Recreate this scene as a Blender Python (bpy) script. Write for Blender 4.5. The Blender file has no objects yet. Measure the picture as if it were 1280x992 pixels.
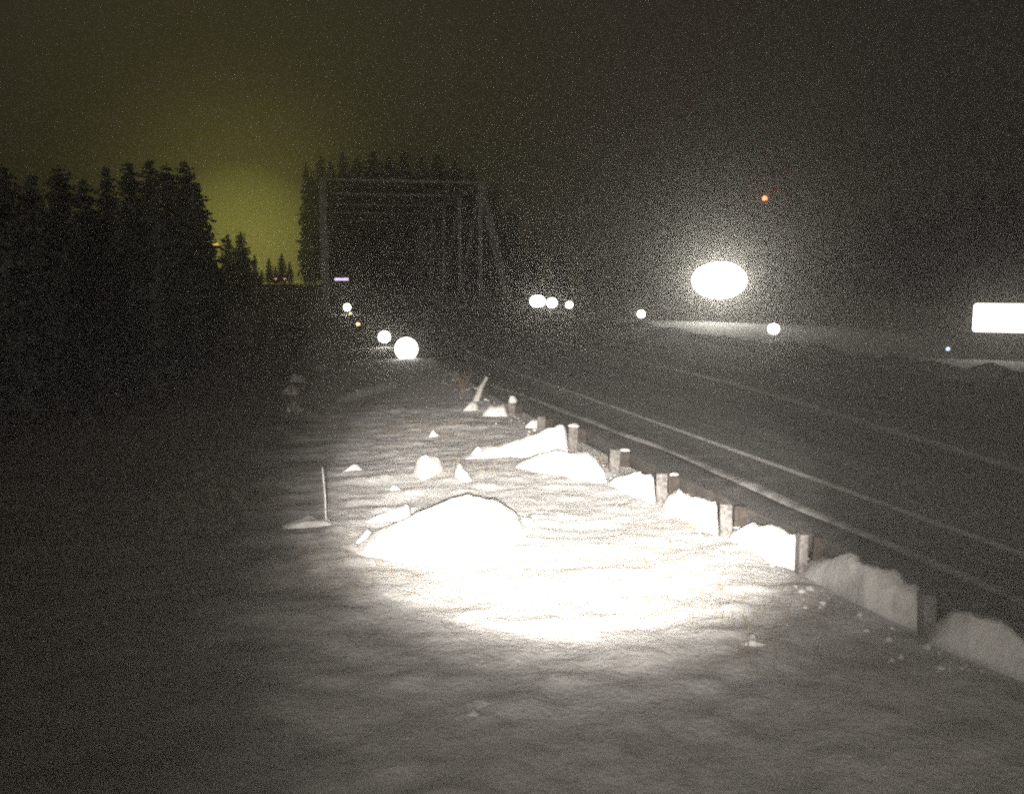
import bpy, bmesh, math, random
import numpy as np
from mathutils import Vector, Matrix

random.seed(7)
RNG = np.random.default_rng(11)
SC = bpy.context.scene
COL = SC.collection
R = math.radians

# ------------------------------------------------------------------ camera
PW, PH, F = 1280.0, 992.0, 1150.0          # frame and focal length in frame units
HOR = 357.0                                # horizon line in the frame
CAM_H = 4.5
PITCH = math.atan((PH / 2 - HOR) / F)
cam_d = bpy.data.cameras.new('camera')
cam = bpy.data.objects.new('camera', cam_d)
COL.objects.link(cam)
cam.location = (0, 0, CAM_H)
cam.rotation_euler = (math.pi / 2 - PITCH, 0, 0)
cam_d.sensor_fit = 'HORIZONTAL'
cam_d.sensor_width = 36.0
cam_d.lens = 36.0 * F / PW
cam_d.clip_start = 0.1
cam_d.clip_end = 6000
SC.camera = cam

def ray(px, py):
    x = (px - PW / 2) / F
    y = (PH / 2 - py) / F
    c, s = math.cos(PITCH), math.sin(PITCH)
    return Vector((x, c + y * s, -s + y * c))

ROAD_DIR = Vector((400 - PW / 2, F, 0)).normalized()
ROAD_N = Vector((ROAD_DIR.y, -ROAD_DIR.x, 0))       # to the right

def rise(u):
    """the road climbs gently to the bridge"""
    t = min(1.0, max(0.0, (u - 45.0) / 67.0))
    return 2.5 * t * t * (3 - 2 * t)

def G(px, py):
    """point on the ground seen at a place of the photograph"""
    d = ray(px, py)
    z = 0.0
    for _ in range(40):
        t = (z - CAM_H) / d.z
        p = Vector((d.x * t, d.y * t, z))
        z += 0.5 * (rise(p.x * ROAD_DIR.x + p.y * ROAD_DIR.y) - z)
    return p

def AT(px, py, depth):
    """point at ground distance depth (metres ahead)"""
    d = ray(px, py)
    t = depth / d.y
    return Vector((d.x * t, depth, CAM_H + d.z * t))

# ------------------------------------------------------------------ world: night sky with a town's glow low on the left
world = bpy.data.worlds.new('World')
SC.world = world
world.use_nodes = True
nt = world.node_tree
nt.nodes.clear()
wout = nt.nodes.new('ShaderNodeOutputWorld')
FILL_EL, FILL_AZ = R(4.5), R(-165)
sky = nt.nodes.new('ShaderNodeTexSky')
sky.sky_type = 'NISHITA'
sky.sun_disc = False
sky.sun_elevation = FILL_EL
sky.sun_rotation = FILL_AZ
bg_sky = nt.nodes.new('ShaderNodeBackground')
bg_sky.inputs['Strength'].default_value = 0.0006
nt.links.new(sky.outputs[0], bg_sky.inputs['Color'])
geo = nt.nodes.new('ShaderNodeTexCoord')
gd = AT(306, 312, 100.0) - Vector((0, 0, CAM_H))
gd.normalize()
dot = nt.nodes.new('ShaderNodeVectorMath')
dot.operation = 'DOT_PRODUCT'
nt.links.new(geo.outputs['Generated'], dot.inputs[0])
dot.inputs[1].default_value = gd
ramp = nt.nodes.new('ShaderNodeValToRGB')
nt.links.new(dot.outputs['Value'], ramp.inputs['Fac'])
cr = ramp.color_ramp
cr.interpolation = 'B_SPLINE'
SKY_STOPS = [(0.0, (0.020, 0.0155, 0.0125)), (0.80, (0.024, 0.0185, 0.0145)), (0.93, (0.032, 0.0255, 0.0155)),
             (0.98, (0.043, 0.0365, 0.0145)), (0.9968, (0.075, 0.066, 0.022)), (1.0, (0.85, 0.80, 0.15))]
cr.elements[0].position, cr.elements[0].color = SKY_STOPS[0][0], (*SKY_STOPS[0][1], 1)
cr.elements[1].position, cr.elements[1].color = SKY_STOPS[-1][0], (*SKY_STOPS[-1][1], 1)
for p, c in SKY_STOPS[1:-1]:
    e = cr.elements.new(p)
    e.color = (*c, 1)
bg_glow = nt.nodes.new('ShaderNodeBackground')
bg_glow.inputs['Strength'].default_value = 1.0
nt.links.new(ramp.outputs['Color'], bg_glow.inputs['Color'])
addsh = nt.nodes.new('ShaderNodeAddShader')
nt.links.new(bg_sky.outputs[0], addsh.inputs[0])
nt.links.new(bg_glow.outputs[0], addsh.inputs[1])
nt.links.new(addsh.outputs[0], wout.inputs['Surface'])

# ------------------------------------------------------------------ fill sun (the one sun lamp), added low behind the camera for the bridge
sun_d = bpy.data.lights.new('fill_sun', 'SUN')
sun_d.energy = 0.55
sun_d.angle = R(12)
sun_d.color = (1.0, 0.93, 0.8)
sun = bpy.data.objects.new('fill_sun', sun_d)
COL.objects.link(sun)
md = Vector((math.cos(FILL_EL) * math.sin(FILL_AZ), math.cos(FILL_EL) * math.cos(FILL_AZ), math.sin(FILL_EL)))
sun.rotation_euler = (-md).to_track_quat('-Z', 'Y').to_euler()

# ------------------------------------------------------------------ the floodlight of the road camera's mast
def spot(name, loc, aim, watts, size, blend, radius, color):
    d = bpy.data.lights.new(name, 'SPOT')
    d.energy, d.spot_size, d.spot_blend, d.shadow_soft_size, d.color = watts, R(size), blend, radius, color
    o = bpy.data.objects.new(name, d)
    COL.objects.link(o)
    o.location = loc
    o.rotation_euler = (Vector(aim) - Vector(loc)).to_track_quat('-Z', 'Y').to_euler()
    return o
LAMP = (0.05, -1.5, 4.70)
LCOL = (1.0, 0.935, 0.865)
flood = spot('floodlight', LAMP, G(712, 612), 104000 / 140, 150, 0.3, 0.10, LCOL)
# the reflector's beam profile: a wide flat core, a soft rim and a weak spill
fd = flood.data
SPILL_X, SPILL_I = 0.10, 0.0125
fd.use_nodes = True
ln, ll = fd.node_tree.nodes, fd.node_tree.links
ln.clear()
lo_ = ln.new('ShaderNodeOutputLight')
em = ln.new('ShaderNodeEmission')
ltc = ln.new('ShaderNodeTexCoord')
sep = ln.new('ShaderNodeSeparateXYZ')
ll.new(ltc.outputs['Normal'], sep.inputs[0])
def lmath(op, a, b=None):
    n = ln.new('ShaderNodeMath')
    n.operation = op
    for i, v in enumerate((a, b)):
        if v is None: continue
        if isinstance(v, (int, float)): n.inputs[i].default_value = v
        else: ll.new(v, n.inputs[i])
    return n.outputs[0]
az = lmath('ABSOLUTE', sep.outputs['Z'])
ta = lmath('DIVIDE', lmath('DIVIDE', sep.outputs['X'], az), math.tan(R(13.8)))
tb = lmath('DIVIDE', lmath('DIVIDE', sep.outputs['Y'], az), math.tan(R(8.0)))
ee = lmath('SQRT', lmath('ADD', lmath('MULTIPLY', ta, ta), lmath('MULTIPLY', tb, tb)))
lr = ln.new('ShaderNodeValToRGB')
ll.new(lmath('DIVIDE', ee, 5.0), lr.inputs['Fac'])
BEAM = [(0.0, 1.0), (0.7, 0.9), (0.9, 0.5), (1.08, 0.10), (1.25, 0.024), (1.6, 0.006), (2.4, 0.002), (3.4, 0.001), (5.0, 0.0)]
lr.color_ramp.interpolation = 'EASE'
lr.color_ramp.elements[0].position, lr.color_ramp.elements[0].color = 0.0, (1, 1, 1, 1)
lr.color_ramp.elements[1].position, lr.color_ramp.elements[1].color = 1.0, (BEAM[-1][1],) * 3 + (1,)
for p, v in BEAM[1:-1]:
    lr.color_ramp.elements.new(p / 5.0).color = (v, v, v, 1)
sa = lmath('DIVIDE', lmath('SUBTRACT', lmath('MULTIPLY', ta, math.tan(R(13.8))), SPILL_X), 0.46)
sb = lmath('DIVIDE', lmath('SUBTRACT', lmath('MULTIPLY', tb, math.tan(R(8.0))), 0.22), 0.33)
s2 = lmath('ADD', lmath('MULTIPLY', sa, sa), lmath('MULTIPLY', sb, sb))
spill = lmath('ADD', lmath('MULTIPLY', lmath('POWER', 2.71828, lmath('MULTIPLY', s2, -1.0)), SPILL_I), 0.0003)
ll.new(lmath('MULTIPLY', lmath('ADD', lr.outputs['Color'], spill), 140.0), em.inputs['Strength'])
ll.new(em.outputs[0], lo_.inputs[0])

# ------------------------------------------------------------------ view and sampling
SC.view_settings.view_transform = 'Standard'
SC.view_settings.look = 'None'
SC.view_settings.exposure = 0.0
SC.view_settings.gamma = 1.0
SC.view_settings.use_curve_mapping = False
SC.render.engine = 'CYCLES'
cy = SC.cycles
cy.use_denoising = False
cy.use_light_tree = True
cy.volume_bounces = 0
cy.pixel_filter_type = 'BLACKMAN_HARRIS'
cy.filter_width = 2.2
cy.max_bounces = 2
cy.diffuse_bounces = 1
cy.glossy_bounces = 1
cy.caustics_reflective = False
cy.caustics_refractive = False
cy.sample_clamp_direct = 30.0
cy.sample_clamp_indirect = 1.0
cy.use_adaptive_sampling = True
cy.adaptive_threshold = 0.02

# ================================================================== materials
def mat(name, base, rough=0.8, noise=None, bump=0.0, bscale=20.0, spec=0.3):
    m = bpy.data.materials.new(name)
    m.use_nodes = True
    n = m.node_tree.nodes
    l = m.node_tree.links
    b = n['Principled BSDF']
    b.inputs['Base Color'].default_value = (*base, 1)
    b.inputs['Roughness'].default_value = rough
    b.inputs['Specular IOR Level'].default_value = spec
    tc = n.new('ShaderNodeTexCoord')
    if noise:
        col2, scale, lo, hi = noise
        t = n.new('ShaderNodeTexNoise')
        t.inputs['Scale'].default_value = scale
        t.inputs['Detail'].default_value = 4
        l.new(tc.outputs['Object'], t.inputs['Vector'])
        mr = n.new('ShaderNodeMapRange')
        mr.inputs['From Min'].default_value = lo
        mr.inputs['From Max'].default_value = hi
        l.new(t.outputs['Fac'], mr.inputs['Value'])
        mx = n.new('ShaderNodeMix')
        mx.data_type = 'RGBA'
        mx.inputs[6].default_value = (*base, 1)
        mx.inputs[7].default_value = (*col2, 1)
        l.new(mr.outputs['Result'], mx.inputs[0])
        l.new(mx.outputs[2], b.inputs['Base Color'])
    if bump:
        t2 = n.new('ShaderNodeTexNoise')
        t2.inputs['Scale'].default_value = bscale
        t2.inputs['Detail'].default_value = 4
        t2.inputs['Roughness'].default_value = 0.65
        l.new(tc.outputs['Object'], t2.inputs['Vector'])
        bp = n.new('ShaderNodeBump')
        bp.inputs['Strength'].default_value = bump
        bp.inputs['Distance'].default_value = 0.05
        l.new(t2.outputs['Fac'], bp.inputs['Height'])
        l.new(bp.outputs['Normal'], b.inputs['Normal'])
    return m

def glow(name, color, strength):
    m = bpy.data.materials.new(name)
    m.use_nodes = True
    n = m.node_tree.nodes
    b = n['Principled BSDF']
    b.inputs['Base Color'].default_value = (0.6, 0.6, 0.6, 1)
    b.inputs['Emission Color'].default_value = (*color, 1)
    b.inputs['Emission Strength'].default_value = strength
    return m

M = {}
M['snow'] = mat('snow', (0.80, 0.79, 0.77), 0.75, ((0.55, 0.53, 0.49), 3.0, 0.52, 0.75), 0.6, 9.0)
M['dirty_snow'] = mat('dirty_snow', (0.30, 0.29, 0.275), 0.9, ((0.13, 0.125, 0.118), 2.2, 0.42, 0.66), 0.6, 9.0)
M['asphalt'] = mat('asphalt', (0.10, 0.097, 0.093), 0.9, ((0.16, 0.157, 0.15), 0.6, 0.45, 0.8), 0.4, 40.0, 0.1)
M['gravel'] = mat('gravel', (0.055, 0.053, 0.05), 0.95, ((0.20, 0.195, 0.185), 1.3, 0.50, 0.75), 0.7, 25.0, 0.1)
M['paint'] = mat('road_paint', (0.72, 0.71, 0.67), 0.7, ((0.40, 0.40, 0.38), 1.6, 0.5, 0.7), 0.2, 30.0)
M['post'] = mat('weathered_wood', (0.24, 0.225, 0.215), 0.85, ((0.10, 0.092, 0.086), 14.0, 0.4, 0.65), 0.7, 30.0)
M['dark_wood'] = mat('dark_creosoted_wood', (0.035, 0.028, 0.024), 0.9, ((0.07, 0.055, 0.045), 9.0, 0.4, 0.7), 0.6, 30.0)
M['steel'] = mat('galvanised_steel', (0.22, 0.22, 0.22), 0.55, ((0.13, 0.13, 0.13), 6.0, 0.4, 0.7))
M['dark_steel'] = mat('weathered_steel', (0.06, 0.055, 0.05), 0.8, ((0.11, 0.10, 0.09), 3.0, 0.45, 0.7), 0.3, 12.0)
M['bridge_steel'] = mat('painted_bridge_steel', (0.66, 0.66, 0.64), 0.6, ((0.42, 0.41, 0.40), 1.2, 0.45, 0.7), 0.3, 6.0)
M['bark'] = mat('bark', (0.07, 0.055, 0.045), 0.95, ((0.035, 0.03, 0.025), 6.0, 0.4, 0.6), 0.5, 12.0)
M['pale_bark'] = mat('pale_bark', (0.70, 0.68, 0.64), 0.85, ((0.30, 0.28, 0.25), 3.0, 0.5, 0.62), 0.4, 8.0)
M['needles'] = mat('needles', (0.115, 0.115, 0.10), 0.8, ((0.075, 0.078, 0.065), 2.0, 0.35, 0.65))
M['twig'] = mat('twig', (0.30, 0.24, 0.18), 0.9, ((0.18, 0.14, 0.1), 8.0, 0.4, 0.6))
M['straw'] = mat('dry_grass', (0.36, 0.29, 0.19), 0.9, ((0.22, 0.17, 0.1), 3.0, 0.4, 0.6))
M['car'] = mat('dark_car_paint', (0.03, 0.03, 0.035), 0.35, None, 0, 1, 0.5)
M['rubber'] = mat('rubber', (0.02, 0.02, 0.02), 0.9)
M['glass'] = mat('dark_glass', (0.015, 0.017, 0.02), 0.1, None, 0, 1, 0.6)
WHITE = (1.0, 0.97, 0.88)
M['sign_retro_glow'] = glow('retro_sign_face', WHITE, 20.0)  # emission replaces the floodlight this reflective sign sends back
M['panel_retro_glow'] = glow('retro_panel_face', WHITE, 3.2)  # reflective panel, its returned light put in as emission
M['disc_retro_glow'] = glow('reflector_disc', WHITE, 5.0)  # reflector discs made emissive, sized to their bloom
M['small_retro_glow'] = glow('retro_marker', WHITE, 12.0)  # small reflectors, given emission instead of reflecting
M['amber'] = glow('amber_marker', (1.0, 0.72, 0.32), 3.0)  # amber reflectors, their returned light emitted here
M['red'] = glow('red_lamp', (1.0, 0.22, 0.08), 9.0)
M['tail'] = glow('tail_lamp', (1.0, 0.32, 0.30), 2.6)
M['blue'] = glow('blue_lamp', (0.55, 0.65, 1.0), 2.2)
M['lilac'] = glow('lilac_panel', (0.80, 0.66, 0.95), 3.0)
for _k in ('sign_retro_glow', 'disc_retro_glow', 'panel_retro_glow'): M[_k].cycles.emission_sampling = 'FRONT'
for _k in ('small_retro_glow', 'amber', 'red', 'tail', 'blue', 'lilac'): M[_k].cycles.emission_sampling = 'NONE'
M['orange'] = glow('orange_lamp', (1.0, 0.55, 0.12), 2.0)

# salt-bleached wheel tracks drawn out along the road
def stretch_asphalt(m):
    n, l = m.node_tree.nodes, m.node_tree.links
    b = n['Principled BSDF']
    old = b.inputs['Base Color'].links[0].from_socket
    tc = n.new('ShaderNodeTexCoord')
    mp = n.new('ShaderNodeMapping')
    mp.vector_type = 'TEXTURE'
    mp.inputs['Rotation'].default_value = (0, 0, math.atan2(ROAD_DIR.y, ROAD_DIR.x))
    mp.inputs['Scale'].default_value = (60.0, 1.3, 1.0)
    l.new(tc.outputs['Object'], mp.inputs['Vector'])
    t = n.new('ShaderNodeTexNoise')
    t.inputs['Scale'].default_value = 1.0
    t.inputs['Detail'].default_value = 3
    l.new(mp.outputs['Vector'], t.inputs['Vector'])
    mr = n.new('ShaderNodeMapRange')
    mr.inputs['From Min'].default_value, mr.inputs['From Max'].default_value = 0.40, 0.72
    l.new(t.outputs['Fac'], mr.inputs['Value'])
    mx = n.new('ShaderNodeMix'); mx.data_type = 'RGBA'
    l.new(mr.outputs['Result'], mx.inputs[0])
    l.new(old, mx.inputs[6])
    mx.inputs[7].default_value = (0.26, 0.255, 0.245, 1)
    l.new(mx.outputs[2], b.inputs['Base Color'])
stretch_asphalt(M['asphalt'])
stretch_asphalt(M['gravel'])

# ================================================================== helpers
def tag(o, label=None, cat=None, group=None, kind=None):
    if label: o['label'] = label
    if cat: o['category'] = cat
    if group: o['group'] = group
    if kind: o['kind'] = kind
    return o

def link_mesh(name, me, parent=None):
    o = bpy.data.objects.new(name, me)
    COL.objects.link(o)
    if parent: o.parent = parent
    return o

def empty(name, loc, rz=0.0):
    o = bpy.data.objects.new(name, None)
    COL.objects.link(o)
    o.location = loc
    o.rotation_euler = (0, 0, rz)
    o.empty_display_size = 0.3
    return o

def from_bm(name, bm, m, parent=None, smooth=False):
    me = bpy.data.meshes.new(name)
    bm.normal_update()
    bm.to_mesh(me)
    bm.free()
    me.materials.append(m)
    if smooth:
        me.polygons.foreach_set('use_smooth', [True] * len(me.polygons))
    return link_mesh(name, me, parent)

def grid_mesh(name, P, m, parent=None, smooth=True, flip=False):
    """P: array (rows, cols, 3)"""
    r, c = P.shape[:2]
    idx = np.arange(r * c).reshape(r, c)
    q = np.stack([idx[:-1, :-1], idx[:-1, 1:], idx[1:, 1:], idx[1:, :-1]], -1).reshape(-1, 4)
    if flip: q = q[:, ::-1]
    me = bpy.data.meshes.new(name)
    me.from_pydata(P.reshape(-1, 3).tolist(), [], q.tolist())
    me.materials.append(m)
    me.polygons.foreach_set('use_smooth', [smooth] * len(me.polygons))
    return link_mesh(name, me, parent)

_perm = RNG.random((256, 256))
def vnoise(x, y):
    x = np.asarray(x, float); y = np.asarray(y, float)
    xi = np.floor(x).astype(int); yi = np.floor(y).astype(int)
    fx = x - xi; fy = y - yi
    fx = fx * fx * (3 - 2 * fx); fy = fy * fy * (3 - 2 * fy)
    a = _perm[xi % 256, yi % 256]; b = _perm[(xi + 1) % 256, yi % 256]
    c = _perm[xi % 256, (yi + 1) % 256]; d = _perm[(xi + 1) % 256, (yi + 1) % 256]
    return (a * (1 - fx) + b * fx) * (1 - fy) + (c * (1 - fx) + d * fx) * fy - 0.5

def fbm(x, y, o=4):
    s = 0; a = 1.0
    for k in range(o):
        s = s + a * vnoise(x * 2 ** k + 17.3 * k, y * 2 ** k + 5.1 * k)
        a *= 0.5
    return s

def sstep(a, b, x):
    t = np.clip((x - a) / (b - a), 0, 1)
    return t * t * (3 - 2 * t)

def bm_box(bm, sx, sy, sz, c=(0, 0, 0), bev=0.0):
    r = bmesh.ops.create_cube(bm, size=1.0)
    vs = r['verts']
    for v in vs:
        v.co = Vector((v.co.x * sx + c[0], v.co.y * sy + c[1], v.co.z * sz + c[2]))
    if bev:
        es = list({e for v in vs for e in v.link_edges})
        bmesh.ops.bevel(bm, geom=es, offset=bev, segments=2, affect='EDGES', profile=0.5)

def bm_tube(bm, pts, rad, n=8, cap=True):
    rings = []
    pts = [Vector(p) for p in pts]
    for i, p in enumerate(pts):
        d = (pts[min(i + 1, len(pts) - 1)] - pts[max(i - 1, 0)]).normalized()
        a = d.cross(Vector((0, 0, 1)))
        if a.length < 1e-3: a = d.cross(Vector((1, 0, 0)))
        a.normalize(); b = d.cross(a)
        r = rad[i] if isinstance(rad, (list, tuple)) else rad
        rings.append([bm.verts.new(p + (a * math.cos(k * 2 * math.pi / n) + b * math.sin(k * 2 * math.pi / n)) * r) for k in range(n)])
    for r0, r1 in zip(rings[:-1], rings[1:]):
        for k in range(n):
            bm.faces.new((r0[k], r0[(k + 1) % n], r1[(k + 1) % n], r1[k]))
    if cap:
        bm.faces.new(rings[0][::-1]); bm.faces.new(rings[-1])

# ================================================================== road lines, read as ground points
def uv(x, y):
    return x * ROAD_DIR.x + y * ROAD_DIR.y, x * ROAD_N.x + y * ROAD_N.y

def xy(u, v):
    return u * ROAD_DIR.x + v * ROAD_N.x, u * ROAD_DIR.y + v * ROAD_N.y

def curve(pix):
    """v as a function of u from places in the photograph"""
    pts = sorted([uv(*G(px, py)[:2]) for px, py in pix])
    us = np.array([p[0] for p in pts]); vs = np.array([p[1] for p in pts])
    deg = min(2, len(us) - 1)
    k = np.polyfit(us, vs, deg)
    u0, u1 = us[0], us[-1]
    s0 = np.polyval(np.polyder(k), u0); s1 = np.polyval(np.polyder(k), u1)
    def f(u):
        u = np.asarray(u, float)
        r = np.polyval(k, np.clip(u, u0, u1))
        r = r + np.where(u < u0, (u - u0) * s0, 0) + np.where(u > u1, (np.minimum(u, u1 + 40) - u1) * s1, 0)
        return r
    return f

v_l1 = curve([(620, 455), (798, 519), (900, 556), (1000, 591)])
v_l0 = curve([(690, 508), (790, 548), (896, 587), (990, 630)])
v_post = curve([(1000, 712), (905, 664), (825, 626), (766, 588), (715, 562), (640, 516), (560, 470)])
v_l2 = curve([(650, 415), (760, 441), (900, 476), (1010, 505)])
v_l3 = curve([(640, 393), (740, 406), (900, 428), (1040, 452)])

def v_edge(u): return v_l1(u) - 0.5      # near edge of the asphalt
def v_far(u): return v_l3(u) - 0.3       # far edge of the asphalt

# ================================================================== ground: one sheet of snow
def graded(a, b, step, far, growth):
    core = list(np.arange(a, b, step))
    lo, s = [], step
    x = a
    while x > -far:
        s *= growth; x -= s; lo.append(x)
    hi, s = [], step
    x = core[-1]
    while x < far:
        s *= growth; x += s; hi.append(x)
    return np.array(lo[::-1] + core + hi)

gx = graded(-9, 11, 0.11, 2200, 1.13)
gy = graded(6, 34, 0.11, 2600, 1.10)
gy = gy[gy > -260]
X, Y = np.meshgrid(gx, gy)
U, V = uv(X, Y)

def vrise(u): return 2.5 * sstep(45, 112, np.asarray(u, float))

def ground_h(x, y):
    u, v = uv(x, y)
    onroad = sstep(-1.4, 0.2, v - v_edge(u)) * (1 - sstep(-0.5, 1.5, v - v_far(u)))
    d = np.sqrt(x * x + y * y)
    near = 1 - sstep(60, 200, d)
    base = 0.15 * fbm(x * 0.22, y * 0.22 + 3.0, 3)
    rip = 0.055 * fbm(x * 0.5 + 0.12 * y, y * 1.1 - 0.5 * x, 4)           # wind ripples
    lump = 0.075 * np.clip(fbm(x * 1.9, y * 2.1, 4), -0.02, 1) + 0.03 * fbm(x * 4.1, y * 4.1, 2)
    h = (base + rip + lump) * near
    leftrise = 0.5 * sstep(-9, -30, x) * near * fbm(x * .1, y * .1, 2)
    far = 0.9 * sstep(60, 300, d) * fbm(x * 0.01, y * 0.01, 2)
    h = h + leftrise + far
    # level off under posts and by the shoulder
    sh = sstep(-0.3, 0.5, v - v_post(u)) * (1 - sstep(0.5, 4, v - v_far(u)))
    hill = 2.2 * sstep(-12, -40, x) * sstep(95, 150, y)
    h = h * (1 - sh) - 0.10 * sh * (1 - sstep(-1.2, 0.5, v - v_far(u)))
    return h * (1 - onroad) - 0.14 * onroad + vrise(u) + hill

Z = ground_h(X, Y)
# the verge: open snow near the road, dark brown towards the trees on the left
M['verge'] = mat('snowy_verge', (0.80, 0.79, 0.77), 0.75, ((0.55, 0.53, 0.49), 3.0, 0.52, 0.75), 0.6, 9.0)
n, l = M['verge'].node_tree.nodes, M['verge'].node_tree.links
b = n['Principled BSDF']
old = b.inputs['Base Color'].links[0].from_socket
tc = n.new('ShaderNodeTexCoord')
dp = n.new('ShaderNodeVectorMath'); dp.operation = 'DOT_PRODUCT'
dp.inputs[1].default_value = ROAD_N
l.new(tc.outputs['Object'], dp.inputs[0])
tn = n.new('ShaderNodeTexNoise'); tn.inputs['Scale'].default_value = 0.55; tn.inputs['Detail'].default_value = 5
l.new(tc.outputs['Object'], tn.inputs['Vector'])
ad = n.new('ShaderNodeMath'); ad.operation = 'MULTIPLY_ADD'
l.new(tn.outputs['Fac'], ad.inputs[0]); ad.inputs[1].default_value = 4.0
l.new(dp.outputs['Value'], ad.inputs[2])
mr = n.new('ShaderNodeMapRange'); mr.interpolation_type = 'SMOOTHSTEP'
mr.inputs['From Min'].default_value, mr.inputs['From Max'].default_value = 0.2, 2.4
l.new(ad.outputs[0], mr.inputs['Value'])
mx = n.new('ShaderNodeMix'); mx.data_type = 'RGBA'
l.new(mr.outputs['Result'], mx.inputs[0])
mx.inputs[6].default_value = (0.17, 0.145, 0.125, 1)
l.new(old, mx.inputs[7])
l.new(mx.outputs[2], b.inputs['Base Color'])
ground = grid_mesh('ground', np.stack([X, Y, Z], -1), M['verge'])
tag(ground, kind='structure')

def gz(x, y): return float(ground_h(np.array([x]), np.array([y]))[0])

# ================================================================== shoulder, highway and its lines
def strip(name, fa, fb, u0, u1, z, m, n=8, parent=None, crown=0.0, rough=0.0):
    us = np.concatenate([np.arange(u0, 60, 0.8), np.arange(60, 160, 3.0), np.arange(160, u1 + 1, 12.0)])
    us = us[us <= u1]
    t = np.linspace(0, 1, n)
    UU, TT = np.meshgrid(us, t, indexing='ij')
    VV = fa(UU) * (1 - TT) + fb(UU) * TT
    x, y = xy(UU, VV)
    zz = z + vrise(UU) + crown * (1 - (2 * TT - 1) ** 2) + rough * fbm(x * 2.0, y * 2.0, 3)
    return grid_mesh(name, np.stack([x, y, zz], -1), m, parent)

highway = strip('highway', v_edge, v_far, -6, 620, -0.02, M['asphalt'], 24, crown=0.0)
tag(highway, kind='structure')
shoulder = strip('shoulder', lambda u: np.minimum(v_post(u) + 0.62, v_l1(u) - 1.2), lambda u: v_l1(u) - 0.42, -6, 500, -0.008, M['gravel'], 16, rough=0.008)
tag(shoulder, kind='structure')
strip('edge_line', lambda u: v_l1(u) - 0.12, lambda u: v_l1(u) + 0.12, -4, 420, -0.014, M['paint'], 2, highway)
strip('centre_line', lambda u: v_l2(u) - 0.27, lambda u: v_l2(u) + 0.27, -4, 420, -0.014, M['paint'], 2, highway)
strip('tyre_track', lambda u: v_l1(u) + 1.6, lambda u: v_l1(u) + 1.75, 10, 260, -0.014, M['gravel'], 2, highway)

def windrow(name, fv, u0, u1, width, height, label, seed, m='dirty_snow'):
    us = np.concatenate([np.arange(u0, min(60, u1), 0.25), np.arange(60, max(60, u1), 0.9)])
    us = us[us <= u1]
    t = np.linspace(-1, 1, 13)
    UU, TT = np.meshgrid(us, t, indexing='ij')
    wv = width * (0.75 + 0.7 * vnoise(UU * 0.35 + seed, UU * 0 + seed))
    x, y = xy(UU, fv(UU) + TT * wv + 0.25 * vnoise(UU * 0.3 + seed, UU * 0 + 3.3))
    end = sstep(0, 6, UU - u0) * sstep(0, 10, u1 - UU)
    hh = height * (0.7 + 0.9 * vnoise(UU * 0.55 + seed, UU * 0 + 9.0)) * end
    prof = np.clip(1 - TT ** 2, 0, 1) ** 0.8
    z = hh * prof + 0.35 * height * fbm(x * 1.9, y * 1.9, 3) * prof - 0.16 * (TT ** 6) + vrise(UU)
    o = grid_mesh(name, np.stack([x, y, z], -1), M[m])
    return tag(o, label, 'snow bank', 'snow ridges left by the plough')

windrow('snow_windrow', v_l0, 8, 120, 0.22, 0.08, 'thin pale ridge of snow along the near shoulder beyond the guide posts', 3.0)
windrow('snow_windrow', lambda u: v_l3(u) + 1.0, 25, 125, 1.9, 0.8, 'broad snow bank along the far edge of the highway below the signs', 21.0, 'dirty_snow')

# ================================================================== snow heaps and lumps
def lump(name, top, base, T, label, cat, group=None, m='snow', seed=0.0, rough=0.07, ns=None, ridge=0.35, power=0.55):
    tx = np.array([p[0] for p in top], float); ty = np.array([p[1] for p in top], float)
    bx = np.array([p[0] for p in base], float); by = np.array([p[1] for p in base], float)
    ns = ns or max(14, int((tx[-1] - tx[0]) / 3))
    xs = np.linspace(tx[0], tx[-1], ns)
    nt_ = 15
    tt = np.linspace(0, 1, nt_)
    P = np.zeros((ns, nt_, 3)); Q = np.zeros((ns, nt_)); ZZ = np.zeros((ns, nt_))
    q1 = np.where(tt <= ridge, 1 - (1 - tt / ridge) ** 2, 1 - ((tt - ridge) / (1 - ridge)) ** 2).clip(0, 1)
    for i, px in enumerate(xs):
        g = G(px, np.interp(px, bx, by))
        w = Vector((g.x, g.y, 0)).normalized()
        rp = g + w * (T * ridge)
        d = ray(px, np.interp(px, tx, ty))
        k = math.hypot(rp.x, rp.y) / math.hypot(d.x, d.y)
        H = max(0.03, CAM_H + d.z * k - g.z)
        edge = min(1.0, min(i, ns - 1 - i) / 1.5)
        H = H * (edge ** 0.5 if edge < 1 else 1)
        P[i, :, 0] = g.x + w.x * tt * T
        P[i, :, 1] = g.y + w.y * tt * T
        ZZ[i] = H * q1 ** power
        Q[i] = q1
    nz = rough * 1.7 * fbm(P[..., 0] * 3.4 + seed, P[..., 1] * 3.4 + ZZ * 3.0 + seed, 5)
    RZ = vrise(uv(P[..., 0], P[..., 1])[0])
    P[..., 2] = ZZ + RZ + (ground_h(P[..., 0], P[..., 1]) - RZ) * (1 - Q) - 0.12 * (1 - Q) ** 3 + nz * Q
    P[..., 0] += nz * 0.9 * Q
    P[..., 1] += nz * Q
    o = P.mean(axis=(0, 1)); o[2] = 0.0
    ob = grid_mesh(name, P - o, M[m], flip=True)
    ob.location = o
    return tag(ob, label, cat, group)

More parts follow.
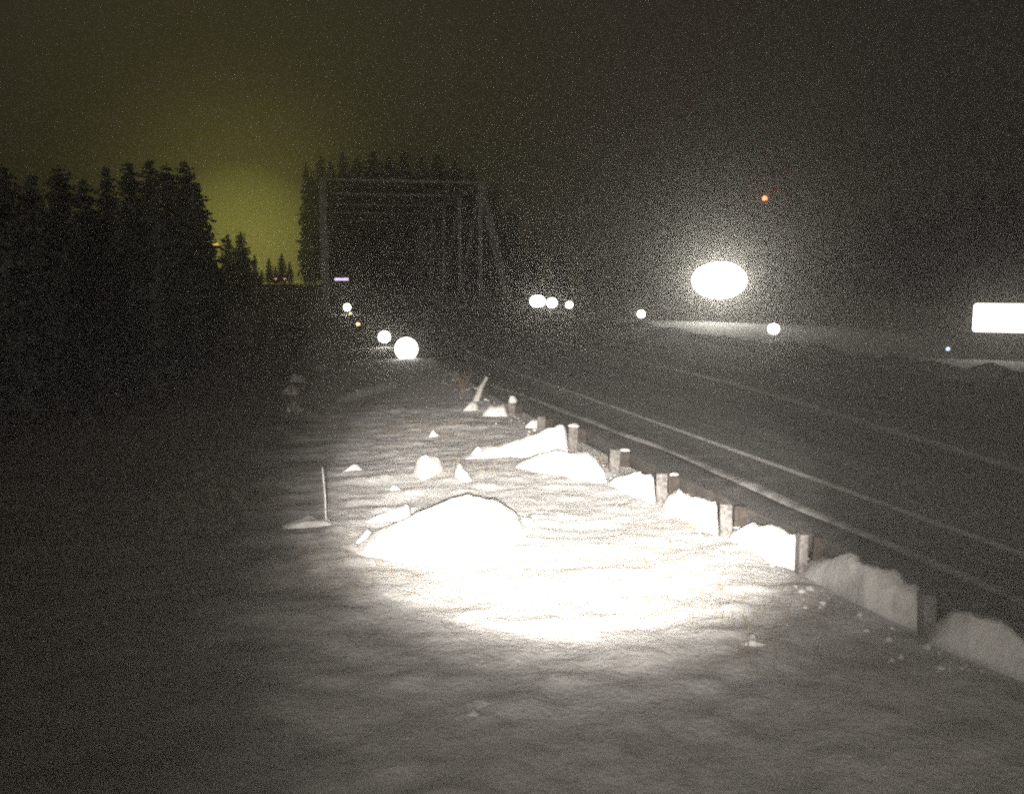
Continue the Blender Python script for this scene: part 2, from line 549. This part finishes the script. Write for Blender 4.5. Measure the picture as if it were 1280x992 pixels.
HG = 'snow heaped against the guide rail posts'
lump('snow_heap', [(576, 574), (600, 562), (650, 549), (695, 533), (710, 530)], [(576, 577), (650, 575), (710, 567)], 1.0,
     'long wedge of snow rising to the right against the capped post', 'snow heap', HG, seed=1)
lump('snow_heap', [(640, 582), (690, 562), (735, 566), (752, 578), (757, 584)], [(640, 588), (700, 597), (757, 605)], 0.9,
     'low broad heap of snow just below the long wedge', 'snow heap', HG, seed=2)
lump('snow_heap', [(760, 600), (790, 591), (812, 593), (819, 596)], [(760, 607), (800, 622), (819, 628)], 0.7,
     'squarish heap of snow against the third post from the capped post', 'snow heap', HG, seed=3)
lump('snow_heap', [(828, 624), (848, 613), (870, 624), (893, 631), (897, 634)], [(828, 634), (897, 667)], 0.7,
     'sloping heap of snow left of the post with a dark block and chunk of snow', 'snow heap', HG, seed=4)
lump('snow_heap', [(912, 664), (930, 656), (960, 657), (985, 665), (1001, 672)], [(912, 674), (960, 700), (1001, 713)], 0.8,
     'heap of snow on the right rim of the light pool', 'snow heap', HG, seed=5)
lump('snow_heap', [(1006, 708), (1035, 698), (1060, 691), (1100, 711), (1145, 737), (1153, 744)], [(1006, 718), (1080, 760), (1153, 785)], 1.0,
     'large rounded grey heap of snow outside the light pool', 'snow heap', HG, seed=6)
lump('snow_heap', [(1160, 790), (1185, 768), (1210, 763), (1250, 780), (1300, 806)], [(1160, 802), (1220, 822), (1300, 850)], 1.0,
     'dim heap of snow at the right edge of the photo, nearest the camera', 'snow heap', HG, seed=7)

lump('snow_mound', [(425, 690), (470, 664), (530, 637), (575, 620), (598, 617), (630, 632), (664, 657)], [(425, 694), (500, 703), (560, 708), (610, 700), (664, 664)], 1.5,
     'big dazzling white snow mound in the left of the light pool', 'snow mound', seed=8, rough=0.05, power=1.0, ridge=0.6)
BG = 'snow covered rocks on the verge'
lump('snowy_rock', [(516, 586), (520, 573), (535, 567), (548, 574), (556, 587)], [(516, 596), (530, 602), (556, 592)], 0.55,
     'large round snow covered rock behind the white mound', 'rock', BG, seed=9, rough=0.03, power=0.4)
lump('snowy_rock', [(567, 583), (573, 580), (584, 589), (591, 600)], [(567, 599), (580, 604), (591, 603)], 0.5,
     'triangular snow covered rock right of the large round one', 'rock', BG, seed=10, rough=0.03, power=0.4)
lump('snowy_rock', [(488, 611), (494, 603), (502, 607)], [(488, 613), (502, 612)], 0.3,
     'small snow covered rock left of the large round one', 'rock', BG, seed=11, power=0.4)
lump('snowy_rock', [(536, 544), (543, 535), (551, 543)], [(536, 546), (551, 545)], 0.35,
     'small pale rock alone on the dim snow above the large round one', 'rock', BG, seed=12, power=0.4)
lump('snowy_rock', [(578, 512), (588, 503), (598, 508)], [(578, 514), (598, 513)], 0.6,
     'low snowy rock, farthest left of those by the leaning stick', 'rock', BG, seed=13, power=0.5)
lump('snowy_rock', [(603, 516), (612, 507), (626, 506), (634, 505)], [(603, 518), (634, 519)], 0.7,
     'flat bright snowy rock at the foot of the small capped post', 'rock', BG, seed=14, power=0.4)
lump('snowy_rock', [(656, 532), (664, 525), (677, 526)], [(656, 534), (677, 533)], 0.5,
     'flat snowy rock right of the small capped post', 'rock', BG, seed=15, power=0.5)
lump('snowy_rock', [(585, 571), (597, 557), (608, 563)], [(585, 575), (608, 574)], 0.4,
     'pale rock at the thin end of the long snow wedge', 'rock', BG, seed=16, power=0.45)
CG = 'snow clumps lying on the verge'
lump('snow_clump', [(440, 680), (455, 667), (475, 674)], [(440, 683), (475, 681)], 0.5, 'bright clump of snow at the left rim of the big mound', 'snow clump', CG, seed=17)
lump('snow_clump', [(452, 654), (480, 639), (512, 634)], [(452, 658), (512, 648)], 0.6, 'long bright drift of snow above the left rim of the big mound', 'snow clump', CG, seed=18)
lump('snow_clump', [(919, 656), (929, 648), (940, 655)], [(919, 658), (940, 659)], 0.3, 'little white chunk of snow atop the heap at the right rim', 'snow clump', CG, seed=19)
lump('snow_clump', [(922, 808), (940, 794), (970, 808)], [(922, 812), (970, 814)], 0.4, 'dim clump of snow on the lower right foreground', 'snow clump', CG, seed=20)
lump('snow_clump', [(560, 903), (592, 884), (620, 898)], [(560, 908), (620, 906)], 0.45, 'dim clump of snow at the bottom centre of the foreground', 'snow clump', CG, seed=21)
lump('snow_clump', [(425, 590), (440, 581), (456, 586)], [(425, 592), (456, 590)], 0.4, 'faint clump of snow on the dim left slope', 'snow clump', CG, seed=22)
lump('snow_clump', [(352, 657), (385, 646), (416, 652)], [(352, 661), (416, 660)], 0.5, 'faint clump of snow at the foot of the thin stake', 'snow clump', CG, seed=23)
lump('snow_clump', [(420, 498), (455, 484), (498, 474)], [(420, 503), (498, 484)], 1.2, 'long pale drift of snow on the dim slope below the reflector discs', 'snow clump', CG, seed=24)

for k_, (px, py, w_, lb) in enumerate([(372, 474, 11, 'rough pale clump of snow farthest up the left slope'), (362, 492, 9, 'small rough clump of snow below the farthest up one on the left slope'),
                         (424, 446, 9, 'small pale clump of snow under the farthest left reflector disc'), (368, 512, 10, 'rough clump of snow lowest of those on the left slope'),
                         (396, 462, 12, 'broad rough clump of snow between its neighbours on the left slope')]):
    lump('snow_clump', [(px - w_, py - 1), (px - w_ * .3, py - 9), (px + w_ * .4, py - 7), (px + w_, py - 1)], [(px - w_, py + 2), (px + w_, py + 2)], 0.9, lb, 'snow clump', CG, seed=31 + k_, rough=0.12)

# ================================================================== guide rail: wooden posts, offset blocks, cables
rail = empty('guide_rail', (0, 0, 0))
tag(rail, 'wooden guide rail posts with dark offset blocks half buried in snow beside the highway', 'guide rail')
POSTS = [(709, 722, 533, 563), (760, 774, 561, 590), (819, 834, 591, 628), (899, 915, 629, 667), (995, 1007, 667, 713),
         (1150, 1166, 741, 787), (635, 645, 502, 517), (671, 682, 520, 536), (596, 604, 482, 494), (566, 573, 464, 474)]
rail_pts = []
for i, (xa, xb, yt, yb) in enumerate(POSTS):
    g = G((xa + xb) / 2, yb)
    w = (xb - xa) / F * g.length
    d = ray((xa + xb) / 2, yt)
    H = CAM_H + d.z * (g.y / d.y) - g.z
    bm = bmesh.new()
    bm_box(bm, w * 0.92, 0.22, H + 0.5, (0, 0, (H - 0.5) / 2), 0.018)
    for v in bm.verts:
        v.co.x += 0.02 * v.co.z * random.uniform(-0.4, 0.4)
    p = from_bm('post', bm, M['post'], rail)
    p.location = g
    p.rotation_euler = (R(random.uniform(-2, 2)), R(random.uniform(-3, 3)), R(random.uniform(-12, 4)))
    rail_pts.append((g, H))
    # dark block on the road side of the post
    off = ROAD_N * (0.27) - ROAD_DIR * 0.02
    bm = bmesh.new()
    bm_box(bm, w * 0.95, 0.20, min(0.38, H * 0.8), (0, 0, 0), 0.014)
    b = from_bm('offset_block', bm, M['dark_wood'], rail)
    b.location = (g.x + off.x, g.y + off.y, g.z + H - 0.24)
    b.rotation_euler = (0, R(random.uniform(-3, 3)), R(-12))
    if i in (0, 1, 2, 6):
        bm = bmesh.new()
        bmesh.ops.create_icosphere(bm, subdivisions=3, radius=1.0)
        big = {0: (0.17, 0.17, 0.075), 1: (0.13, 0.11, 0.05), 2: (0.10, 0.1, 0.04), 6: (0.16, 0.17, 0.20)}[i]
        for v in bm.verts:
            n = 0.25 * float(fbm(np.array([v.co.x * 1.6 + i]), np.array([v.co.y * 1.6 + v.co.z]), 3)[0])
            zc = v.co.z if v.co.z > 0 else v.co.z * 0.35
            v.co = Vector((v.co.x * big[0], v.co.y * big[1], zc * big[2])) * (1 + n)
        par = p if i in (0, 6) else b
        c = from_bm('snow_cap', bm, M['snow'], par, True)
        c.location = (0.02, 0, H + 0.01) if i in (0, 6) else (0, 0, min(0.38, H * 0.8) / 2 + 0.01)
order = sorted(rail_pts, key=lambda q: q[0].y)
# continuous dark steel beam on the road side of the blocks, W-shaped in section
W_SEC = [(0.0, 0.155), (0.05, 0.12), (0.05, 0.06), (0.0, 0.03), (0.0, -0.03), (0.05, -0.06), (0.05, -0.12), (0.0, -0.155)]
order = [(order[0][0] - (order[1][0] - order[0][0]) * 3, order[0][1])] + order
rows = []
for q, hh in order:
    z0 = max(q.z + 0.2, q.z + min(hh, 0.72) - 0.25)
    rows.append([(q.x + ROAD_N.x * (0.40 + o_), q.y + ROAD_N.y * (0.40 + o_), z0 + z_) for o_, z_ in W_SEC])
rb_ = grid_mesh('rail_beam', np.array(rows), M['dark_steel'], rail, smooth=False)
sol = rb_.modifiers.new('thick', 'SOLIDIFY'); sol.thickness = 0.008

# leaning stick and torn twigs near the far posts
bm = bmesh.new()
a = G(594, 502); a.z = gz(a.x, a.y) - 0.1
b = AT(609, 471, a.y)
bm_tube(bm, [a, (a + b) / 2 + Vector((-0.05, 0, 0.02)), b], [0.13, 0.10, 0.06], 8)
m_ = (a + b) / 2
bm_tube(bm, [m_, m_ + Vector((-0.35, 0, 0.12))], [0.05, 0.015], 6)
st = from_bm('leaning_stick', bm, M['pale_bark'])
tag(st, 'pale broken stick leaning to the right among the snowy rocks', 'stick')

# ================================================================== thin stake at the left rim of the light
g = G(408, 656)
stake = empty('marker_stake', (g.x, g.y, 0))
tag(stake, 'thin faint stake standing at the left rim of the lit snow', 'stake')
bm = bmesh.new()
H = AT(403, 584, g.y).z
bm_tube(bm, [(0, 0, -0.4), (-0.01, 0, H * 0.5), (-0.05, 0, H)], [0.018, 0.017, 0.014], 8)
from_bm('shaft', bm, M['pale_bark'], stake, True)
bm = bmesh.new()
bm_box(bm, 0.045, 0.045, 0.02, (-0.05, 0, H + 0.012), 0.008)
from_bm('cap', bm, M['post'], stake)

# ================================================================== reflective discs and signs, emissive in place of the floodlight they return
def rounded_rect(bm, w, h, r, y, n=6):
    vs = []
    for cx, cz, a0 in ((w / 2 - r, h / 2 - r, 0), (-w / 2 + r, h / 2 - r, 90), (-w / 2 + r, -h / 2 + r, 180), (w / 2 - r, -h / 2 + r, 270)):
        for k in range(n + 1):
            a = R(a0 + 90 * k / n)
            vs.append(bm.verts.new((cx + r * math.cos(a), y, cz + r * math.sin(a))))
    return bm.faces.new(vs)

def sign(name, px, py, wpx, hpx, depth, shape, m, label, cat, posts=1, group=None, yaw=None, corner=0.12, base=None):
    c = AT(px, py, depth)
    sc = depth / F
    w, h = wpx * sc, hpx * sc
    zb = gz(c.x, c.y) - 0.1
    t = empty(name, (c.x, c.y, 0), 0)
    if yaw is None: yaw = -math.atan2(c.x, c.y)
    t.rotation_euler = (0, 0, yaw)
    tag(t, label, cat, group)
    if shape == 'oval':
        w2, h2 = w, h
        w = h = 1.0
    r = min(w, h) / 2 * (0.999 if shape != 'rect' else corner * 2)
    bm = bmesh.new()
    f = rounded_rect(bm, w + 0.05, h + 0.05, min(r + 0.025, (min(w, h) + 0.05) / 2 * 0.999), 0.0, 10)
    e = bmesh.ops.extrude_face_region(bm, geom=[f])
    for v in [x for x in e['geom'] if isinstance(x, bmesh.types.BMVert)]: v.co.y += 0.06
    pn = from_bm('backing', bm, M['steel'], t); pn.location = (0, 0, c.z)
    bm = bmesh.new()
    f = rounded_rect(bm, w, h, r, -0.012, 10)
    bm.normal_update()
    if f.normal.y > 0: f.normal_flip()
    fc = from_bm('face', bm, M[m], t); fc.location = (0, 0, c.z)
    if shape == 'oval':
        for o_ in (pn, fc): o_.scale = (w2, 1, h2)
        w, h = w2, h2
    for k in range(posts):
        ox = 0 if posts == 1 else (k - (posts - 1) / 2) * w * 0.5
        bm = bmesh.new()
        bm_tube(bm, [(ox, 0.13, zb - 0.3), (ox, 0.13, c.z + h * 0.3)], max(0.045, min(0.14, 0.03 * w)), 8)
        from_bm('post', bm, M['steel'], t, True)
    return t

DG = 'round reflector discs with added glow on posts along the near guide rail'
sign('reflector_disc', 508, 436, 29, 29, 55, 'disc', 'disc_retro_glow', 'largest round white reflector disc with added glow at the end of the near guide rail', 'marker disc', group=DG)
sign('reflector_disc', 480.5, 421, 15, 14, 62, 'disc', 'small_retro_glow', 'smaller white reflector disc with added glow just left of the largest one', 'marker disc', group=DG)
sign('reflector_disc', 434, 384, 9, 9, 88, 'disc', 'small_retro_glow', 'small white reflector disc with added glow, farthest left and highest of the near row', 'marker disc', group=DG)
AG = 'tiny amber reflectors with added glow along the near guide rail'
sign('amber_marker', 447.5, 405, 5, 4, 73, 'disc', 'amber', 'tiny yellow marker below the farthest left reflector disc', 'marker', group=AG)
sign('amber_marker', 438, 391.5, 3.4, 3.4, 83, 'disc', 'amber', 'faint amber dot touching the farthest left reflector disc from below', 'marker', group=AG)
FG = 'round reflector markers with added glow along the far shoulder'
sign('roadside_marker', 672, 376.5, 19, 14, 92, 'disc', 'small_retro_glow', 'oval reflector marker with added glow, leftmost of the close group on the far shoulder', 'marker', group=FG)
sign('roadside_marker', 690, 378.5, 13, 12, 88, 'disc', 'small_retro_glow', 'round reflector marker with added glow touching the oval one on the far shoulder', 'marker', group=FG)
sign('roadside_marker', 711.5, 381, 9, 8, 84, 'disc', 'small_retro_glow', 'small reflector marker with added glow right of the touching pair on the far shoulder', 'marker', group=FG)
sign('roadside_marker', 801.5, 392.5, 10, 9.5, 75, 'disc', 'small_retro_glow', 'lone small reflector marker with added glow left of the dazzling sign', 'marker', group=FG)
sign('roadside_marker', 967, 411, 14, 13, 62, 'disc', 'small_retro_glow', 'reflector marker with added glow below right of the dazzling sign', 'marker', group=FG)
sign('road_sign', 899, 350.5, 66, 45, 84, 'oval', 'sign_retro_glow', 'dazzling reflective sign with added glow, oval like its bloom, on a single post', 'road sign', corner=0.44)
sign('road_sign', 1262, 397.5, 82, 36, 56, 'rect', 'panel_retro_glow', 'bright white rectangular reflective sign with added glow cut off by the right edge of the photo', 'road sign', posts=2, corner=0.11)
sign('direction_sign', 427, 349, 17, 3.2, 160, 'rect', 'lilac', 'thin lilac sliver of a far sign above the farthest reflector disc', 'road sign', corner=0.2)
bl = sign('blue_marker', 1185, 436, 5, 5, 60, 'disc', 'blue', 'tiny bluish light below left of the rectangular sign', 'marker')

# ================================================================== steel truss bridge across which the road runs on
c0 = AT(635, 378, 110.0)
DECK = c0.z
u0_, vr_ = uv(c0.x, c0.y)
lw = AT(408, 378, 106.0)
vl_ = uv(lw.x, lw.y)[1]
PANEL, NP, TOPH = 19.0, 6, CAM_H + (HOR - 232) / F * 128.5 - DECK
bridge = empty('truss_bridge', (*xy(u0_, (vl_ + vr_) / 2), 0))
tag(bridge, 'faint steel truss bridge with sloping end posts where the road meets the dark trees', 'bridge')
bo = bridge.location
def bpt(k, v, z):
    x, y = xy(u0_ + k * PANEL, v)
    return Vector((x - bo.x, y - bo.y, z))
def member(name, a, b, w, h):
    bm = bmesh.new()
    d = (b - a)
    L = d.length
    # I-shaped section: web and two flanges
    bm_box(bm, w * 0.3, h * 0.8, L, (0, 0, L / 2))
    bm_box(bm, w, h * 0.12, L, (0, h * 0.46, L / 2))
    bm_box(bm, w, h * 0.12, L, (0, -h * 0.46, L / 2))
    o = from_bm(name, bm, M['bridge_steel'], bridge)
    o.location = a
    o.rotation_mode = 'QUATERNION'
    o.rotation_quaternion = d.to_track_quat('Z', 'Y')
    return o
zt, zb_ = DECK + TOPH, DECK + 0.3
for v in (vl_, vr_):
    member('end_post', bpt(0, v, zb_), bpt(1, v, zt), 0.85, 0.7)
    member('end_post', bpt(NP, v, zb_), bpt(NP - 1, v, zt), 0.85, 0.7)
    member('top_chord', bpt(1, v, zt), bpt(NP - 1, v, zt), 0.8, 0.6)
    member('bottom_chord', bpt(0, v, zb_), bpt(NP, v, zb_), 0.7, 0.5)
    for k in range(1, NP):
        member('vertical', bpt(k, v, zb_ + 0.2), bpt(k, v, zt - 0.2), 0.55, 0.45)
        if k < NP - 1:
            e0, e1 = (zt, zb_) if k < NP / 2 else (zb_, zt)
            member('diagonal', bpt(k, v, e0), bpt(k + 1, v, e1), 0.42, 0.35)
for k in range(1, NP):
    member('portal_strut', bpt(k, vl_ + 0.3, zt), bpt(k, vr_ - 0.3, zt), 0.3, 0.3)
for k in range(1, NP - 1):
    member('wind_brace', bpt(k, vl_ + 0.3, zt + 0.35), bpt(k + 1, vr_ - 0.3, zt + 0.35), 0.18, 0.18)

# lattice mast with a red lamp
c = AT(956, 248, 168.0)
mast = empty('lattice_mast', (c.x, c.y, 0))
tag(mast, 'thin dark mast with a small red lamp above the dazzling sign', 'mast')
bm = bmesh.new()
leg = [Vector((math.cos(a), math.sin(a), 0)) * 0.5 for a in (R(90), R(210), R(330))]
for L in leg: bm_tube(bm, [L + Vector((0, 0, -0.5)), L * 0.5 + Vector((0, 0, c.z - 0.6))], 0.05, 5)
n = 24
for k in range(n):
    z0, z1 = c.z * k / n * 0.96, c.z * (k + 1) / n * 0.96
    for j in range(3):
        s0, s1 = 1 - 0.5 * k / n, 1 - 0.5 * (k + 1) / n
        bm_tube(bm, [leg[j] * s0 + Vector((0, 0, z0)), leg[(j + 1) % 3] * s1 + Vector((0, 0, z1))], 0.025, 4)
from_bm('lattice', bm, M['steel'], mast)
bm = bmesh.new()
bmesh.ops.create_uvsphere(bm, u_segments=16, v_segments=10, radius=0.45)
from_bm('red_lamp', bm, M['red'], mast, True).location = (0, 0, c.z)
bm = bmesh.new()
bm_tube(bm, [(0, 0, c.z - 0.8), (0, 0, c.z - 0.3)], [0.2, 0.28], 10)
from_bm('lamp_base', bm, M['steel'], mast, True)

# orange lamp far off in the gap between the trees
c = AT(270, 306, 150.0)
lampo = empty('street_lamp', (c.x, c.y, 0))
tag(lampo, 'faint orange lamp on a tall post at the left of the gap between trees', 'street lamp')
bm = bmesh.new()
bm_tube(bm, [(0.9, 0, -0.4), (0.9, 0, c.z * 0.9), (0.6, 0, c.z), (0.1, 0, c.z + 0.12)], [0.11, 0.08, 0.06, 0.05], 8)
from_bm('post', bm, M['steel'], lampo, True)
bm = bmesh.new()
bmesh.ops.create_uvsphere(bm, u_segments=14, v_segments=8, radius=0.5)
for v in bm.verts: v.co.z *= 0.6
from_bm('lamp_head', bm, M['orange'], lampo, True).location = (0, 0, c.z)

# car far down the road, seen by its tail lamps
c = AT(350.5, 353, 150.0)
zc = gz(c.x, c.y)
car = empty('car', (c.x, c.y, zc))
tag(car, 'dark car far off at left showing two dim red tail lamps', 'car')
car.rotation_euler = (0, 0, math.atan2(-c.x, c.y) * 1.0)
prof = [(-2.2, 0.35), (-2.25, 0.75), (-2.05, 1.0), (-1.45, 1.05), (-0.95, 1.46), (0.45, 1.46), (1.05, 1.02), (1.95, 0.9), (2.2, 0.7), (2.2, 0.35)]
bm = bmesh.new()
la = [bm.verts.new((-0.85 * (1 if z < 1.1 else 0.8), y, z)) for y, z in prof]
rb = [bm.verts.new((0.85 * (1 if z < 1.1 else 0.8), y, z)) for y, z in prof]
bm.faces.new(la); bm.faces.new(rb[::-1])
for k in range(len(prof)):
    k2 = (k + 1) % len(prof)
    bm.faces.new((la[k], rb[k], rb[k2], la[k2]))
bmesh.ops.recalc_face_normals(bm, faces=bm.faces)
from_bm('body', bm, M['car'], car)
bm = bmesh.new()
vs = [bm.verts.new(p) for p in ((-0.62, -1.42, 1.1), (0.62, -1.42, 1.1), (0.58, -0.99, 1.41), (-0.58, -0.99, 1.41))]
f = bm.faces.new(vs)
for v in vs: v.co.y -= 0.02
from_bm('rear_window', bm, M['glass'], car)
for sx in (-1, 1):
    bm = bmesh.new()
    bm_box(bm, 0.34, 0.08, 0.18, (0, 0, 0), 0.02)
    from_bm('tail_lamp', bm, M['tail'], car).location = (sx * 0.68, -2.24, 0.82)
    for yy in (-1.35, 1.35):
        bm = bmesh.new()
        bm_tube(bm, [(-0.1, 0, 0), (0.1, 0, 0)], 0.33, 16)
        from_bm('wheel', bm, M['rubber'], car).location = (sx * 0.8, yy, 0.33)
HAZE_MARK = 1
# ================================================================== trees
def spruce_mesh(seed, h=1.0):
    rs = random.Random(seed)
    bm = bmesh.new()
    bend = rs.uniform(-0.01, 0.01)
    bm_tube(bm, [(0, 0, -0.03), (bend, 0, 0.5), (0, 0, 1.0)], [0.016, 0.010, 0.002], 7)
    tr = bpy.data.meshes.new('trunk'); bm.to_mesh(tr); bm.free(); tr.materials.append(M['bark'])
    bm = bmesh.new()
    z = 0.06
    while z < 0.99:
        rad = 0.19 * (1 - z) ** 0.5 * min(1.0, 0.35 + z * 3) * rs.uniform(0.65, 1.2) + 0.006
        nb = max(6, int(11 * (1 - z) + 6))
        a0 = rs.uniform(0, 6.28)
        for k in range(nb):
            a = a0 + k * 6.283 / nb + rs.uniform(-0.3, 0.3)
            L = rad * rs.uniform(0.6, 1.2)
            droop = rs.uniform(-0.3, 0.6)
            ns = 4
            for s in range(ns):
                t0, t1 = s / ns, (s + 1.25) / ns
                for q in range(2):
                    wd = (L * rs.uniform(0.12, 0.24) + 0.009) * (1.1 - 0.6 * t0)
                    ca, sa = math.cos(a + rs.uniform(-.25, .25)), math.sin(a + rs.uniform(-.25, .25))
                    p0 = Vector((ca * L * t0, sa * L * t0, z - droop * L * t0 * t0))
                    p1 = Vector((ca * L * t1, sa * L * t1, z - droop * L * t1 * t1 - rs.uniform(0, 0.01)))
                    side = Vector((-sa, ca, rs.uniform(-0.9, 0.4))).normalized() * wd
                    vs = [bm.verts.new(p) for p in (p0 - side * 0.5, (p0 + p1) / 2 - side, p1, (p0 + p1) / 2 + side * 0.9)]
                    bm.faces.new(vs)
        z += rs.uniform(0.012, 0.026)
    cr_ = bpy.data.meshes.new('crown'); bm.to_mesh(cr_); bm.free(); cr_.materials.append(M['needles'])
    return tr, cr_
SPR = [spruce_mesh(s) for s in (1, 2, 3, 4, 5)]

def put_spruce(px, ptop, depth, k, label, group, wide0=1.0):
    c = AT(px, ptop, depth)
    z0 = gz(c.x, depth)
    h = c.z - z0
    t = empty('spruce_tree', (c.x, depth, z0), random.uniform(0, 6.28))
    wide = wide0 * random.uniform(0.85, 1.2)
    tag(t, label, 'tree', group)
    for nm, me in zip(('trunk', 'crown'), SPR[k % 5]):
        o = link_mesh(nm, me, t)
        o.scale = (h * wide, h * wide, h)
    return t

LG = 'dark spruces left of the gap'
k = 0
for px, top, dep in [(-40, 214, 42), (2, 205, 47), (38, 216, 40), (72, 206, 52), (104, 222, 44), (132, 207, 55), (160, 200, 50),
                     (186, 198, 58), (208, 203, 47), (230, 200, 62), (244, 226, 52), (20, 270, 30), (90, 285, 33), (150, 280, 35), (205, 300, 40), (-30, 300, 26)]:
    put_spruce(px, top, dep, k, 'black spruce in the dense dark stand at the left of the photo', LG); k += 1
MG = 'small far spruces in the gap'
for px, top, dep in [(258, 285, 95), (284, 292, 100), (300, 288, 105), (318, 318, 120), (336, 322, 172), (352, 316, 176), (312, 333, 152), (327, 337, 158), (344, 332, 164), (362, 326, 168)]:
    put_spruce(px, top, dep, k, 'small far spruce at the foot of the sky gap', MG); k += 1
RG = 'dark spruces right of the gap'
for px, top, dep, wd in [(382, 200, 217, 0.5), (390, 212, 215, 0.55), (400, 192, 222, 0.6), (413, 200, 217, 0.6), (428, 190, 226, 0.8), (446, 196, 228, 0.9), (466, 188, 224, 0.9), (486, 193, 228, 1.0),
                     (505, 187, 226, 1.0), (526, 195, 231, 1.0), (547, 190, 224, 1.0), (568, 199, 228, 1.0), (590, 208, 226, 1.0), (384, 262, 213, 0.8), (440, 250, 215, 1.0), (500, 255, 217, 1.0), (560, 250, 217, 1.0)]:
    put_spruce(px, top, dep, k, 'tall dark spruce in the stand right of the sky gap', RG, wd); k += 1
FGr = 'far spruces behind the highway signs'
for px, top, dep in [(614, 232, 233), (640, 262, 233), (668, 290, 235), (700, 305, 237), (735, 312, 237), (770, 318, 237), (808, 316, 237), (845, 318, 237),
                     (885, 314, 237), (925, 312, 235), (965, 306, 233), (1005, 296, 231), (1045, 280, 226), (1085, 262, 215), (1120, 246, 157),
                     (1155, 236, 140), (1190, 232, 123), (1225, 226, 115), (1262, 230, 108), (1300, 222, 105), (1108, 270, 149), (1170, 262, 132), (1245, 260, 115)]:
    put_spruce(px, top, dep, k, 'far spruce in the dark wood behind the highway signs', FGr, 1.1); k += 1

# crumbs of snow thrown by the plough along the rail: uncountable
cb = np.random.default_rng(9)
proto = bmesh.new(); bmesh.ops.create_icosphere(proto, subdivisions=1, radius=1.0)
pv_ = np.array([v.co[:] for v in proto.verts]); proto.verts.index_update()
pf_ = [[v.index for v in f.verts] for f in proto.faces]; proto.free()
vs, fs = [], []
for k in range(520):
    u = 9 + 55 * cb.random() ** 1.5
    v = float(v_post(u)) + cb.normal(-0.2, 0.5)
    x, y = xy(u, v)
    r = 0.012 + 0.055 * cb.random() ** 4
    q = pv_ * (1 + cb.uniform(-0.35, 0.35, pv_.shape)) * r * np.array([1.1, 1.0, 0.8]) + np.array([x, y, gz(x, y) + r * 0.3])
    i = len(vs)
    vs += q.tolist(); fs += [[i + j for j in f] for f in pf_]
me = bpy.data.meshes.new('snow_crumbs'); me.from_pydata(vs, [], fs); me.materials.append(M['snow'])
tag(link_mesh('snow_crumbs', me), 'crumbs of ploughed snow strewn along the guide rail', 'snow', kind='stuff')

# bare shrubs on the dim slope
def shrub(px, py, h, seed, label):
    rs = random.Random(seed)
    g = G(px, py); z0 = gz(g.x, g.y)
    t = empty('bare_shrub', (g.x, g.y, z0))
    tag(t, label, 'shrub', 'bare shrubs on the verge')
    for k in range(9):
        bm = bmesh.new()
        an = rs.uniform(0, 6.28); L = h * rs.uniform(0.6, 1.05); sp = rs.uniform(0.15, 0.55)
        e = Vector((math.cos(an) * sp * L, math.sin(an) * sp * L, L))
        mid = e * 0.5 + Vector((0, 0, 0.08 * L))
        bm_tube(bm, [(0, 0, -0.1), mid, e], [0.022, 0.015, 0.006], 5)
        for j in range(5):
            s = mid.lerp(e, rs.uniform(0, 0.9))
            q = s + Vector((rs.uniform(-.25, .25), rs.uniform(-.25, .25), rs.uniform(0.08, 0.3))) * h
            bm_tube(bm, [s, q], [0.009, 0.003], 4)
        from_bm('stem', bm, M['twig'], t)
shrub(366, 515, 1.3, 1, 'bare shrub farthest left on the dim slope')
shrub(384, 478, 1.2, 2, 'bare shrub behind the farthest left one on the dim slope')
shrub(424, 458, 1.3, 3, 'bare shrub on the slope below the smaller reflector disc')
shrub(578, 492, 0.9, 4, 'bare shrub beside the leaning stick')
shrub(556, 470, 1.0, 5, 'bare shrub right of the largest reflector disc')

# dry grass poking through the snow on the verge: uncountable
vs, fs = [], []
rs = np.random.default_rng(5)
cx_ = rs.uniform(-8, 8, 9000); cy_ = rs.uniform(9, 42, 9000)
cu, cv = uv(cx_, cy_)
ok = (cv < v_post(cu) + 0.9) & (fbm(cx_ * .35, cy_ * .35, 2) > 0.12)
cx_, cy_ = cx_[ok], cy_[ok]
cz_ = ground_h(cx_, cy_)
for x, y, z in zip(cx_, cy_, cz_):
    for j in range(2):
        a = rs.uniform(0, 6.28); L = rs.uniform(0.05, 0.22); lean = rs.uniform(0.1, 0.8) * L
        w = 0.004
        i = len(vs)
        vs += [(x - w, y, z - 0.02), (x + w, y, z - 0.02), (x + math.cos(a) * lean, y + math.sin(a) * lean, z + L)]
        fs.append((i, i + 1, i + 2))
me = bpy.data.meshes.new('dry_grass'); me.from_pydata(vs, [], fs); me.materials.append(M['straw'])
tag(link_mesh('dry_grass', me), 'sparse dry grass stalks poking through the snowy verge', 'grass', kind='stuff')

# ================================================================== haze box added for the halos around lights and the lifted darks
bm = bmesh.new()
bm_box(bm, 520, 300, 44, (0, 105, 19.0))
hz = bpy.data.materials.new('added_haze')
hz.use_nodes = True
hz.node_tree.nodes.clear()
ho = hz.node_tree.nodes.new('ShaderNodeOutputMaterial')
pv = hz.node_tree.nodes.new('ShaderNodeVolumePrincipled')
pv.inputs['Color'].default_value = (0.93, 0.91, 0.86, 1)
pv.inputs['Density'].default_value = 0.0065
pv.inputs['Anisotropy'].default_value = 0.895
hz.node_tree.links.new(pv.outputs[0], ho.inputs['Volume'])
hz.cycles.volume_sampling = 'MULTIPLE_IMPORTANCE'
h = from_bm('added_haze', bm, hz)
tag(h, 'added haze over the highway that makes halos and lifts the darks', 'added_haze', kind='stuff')
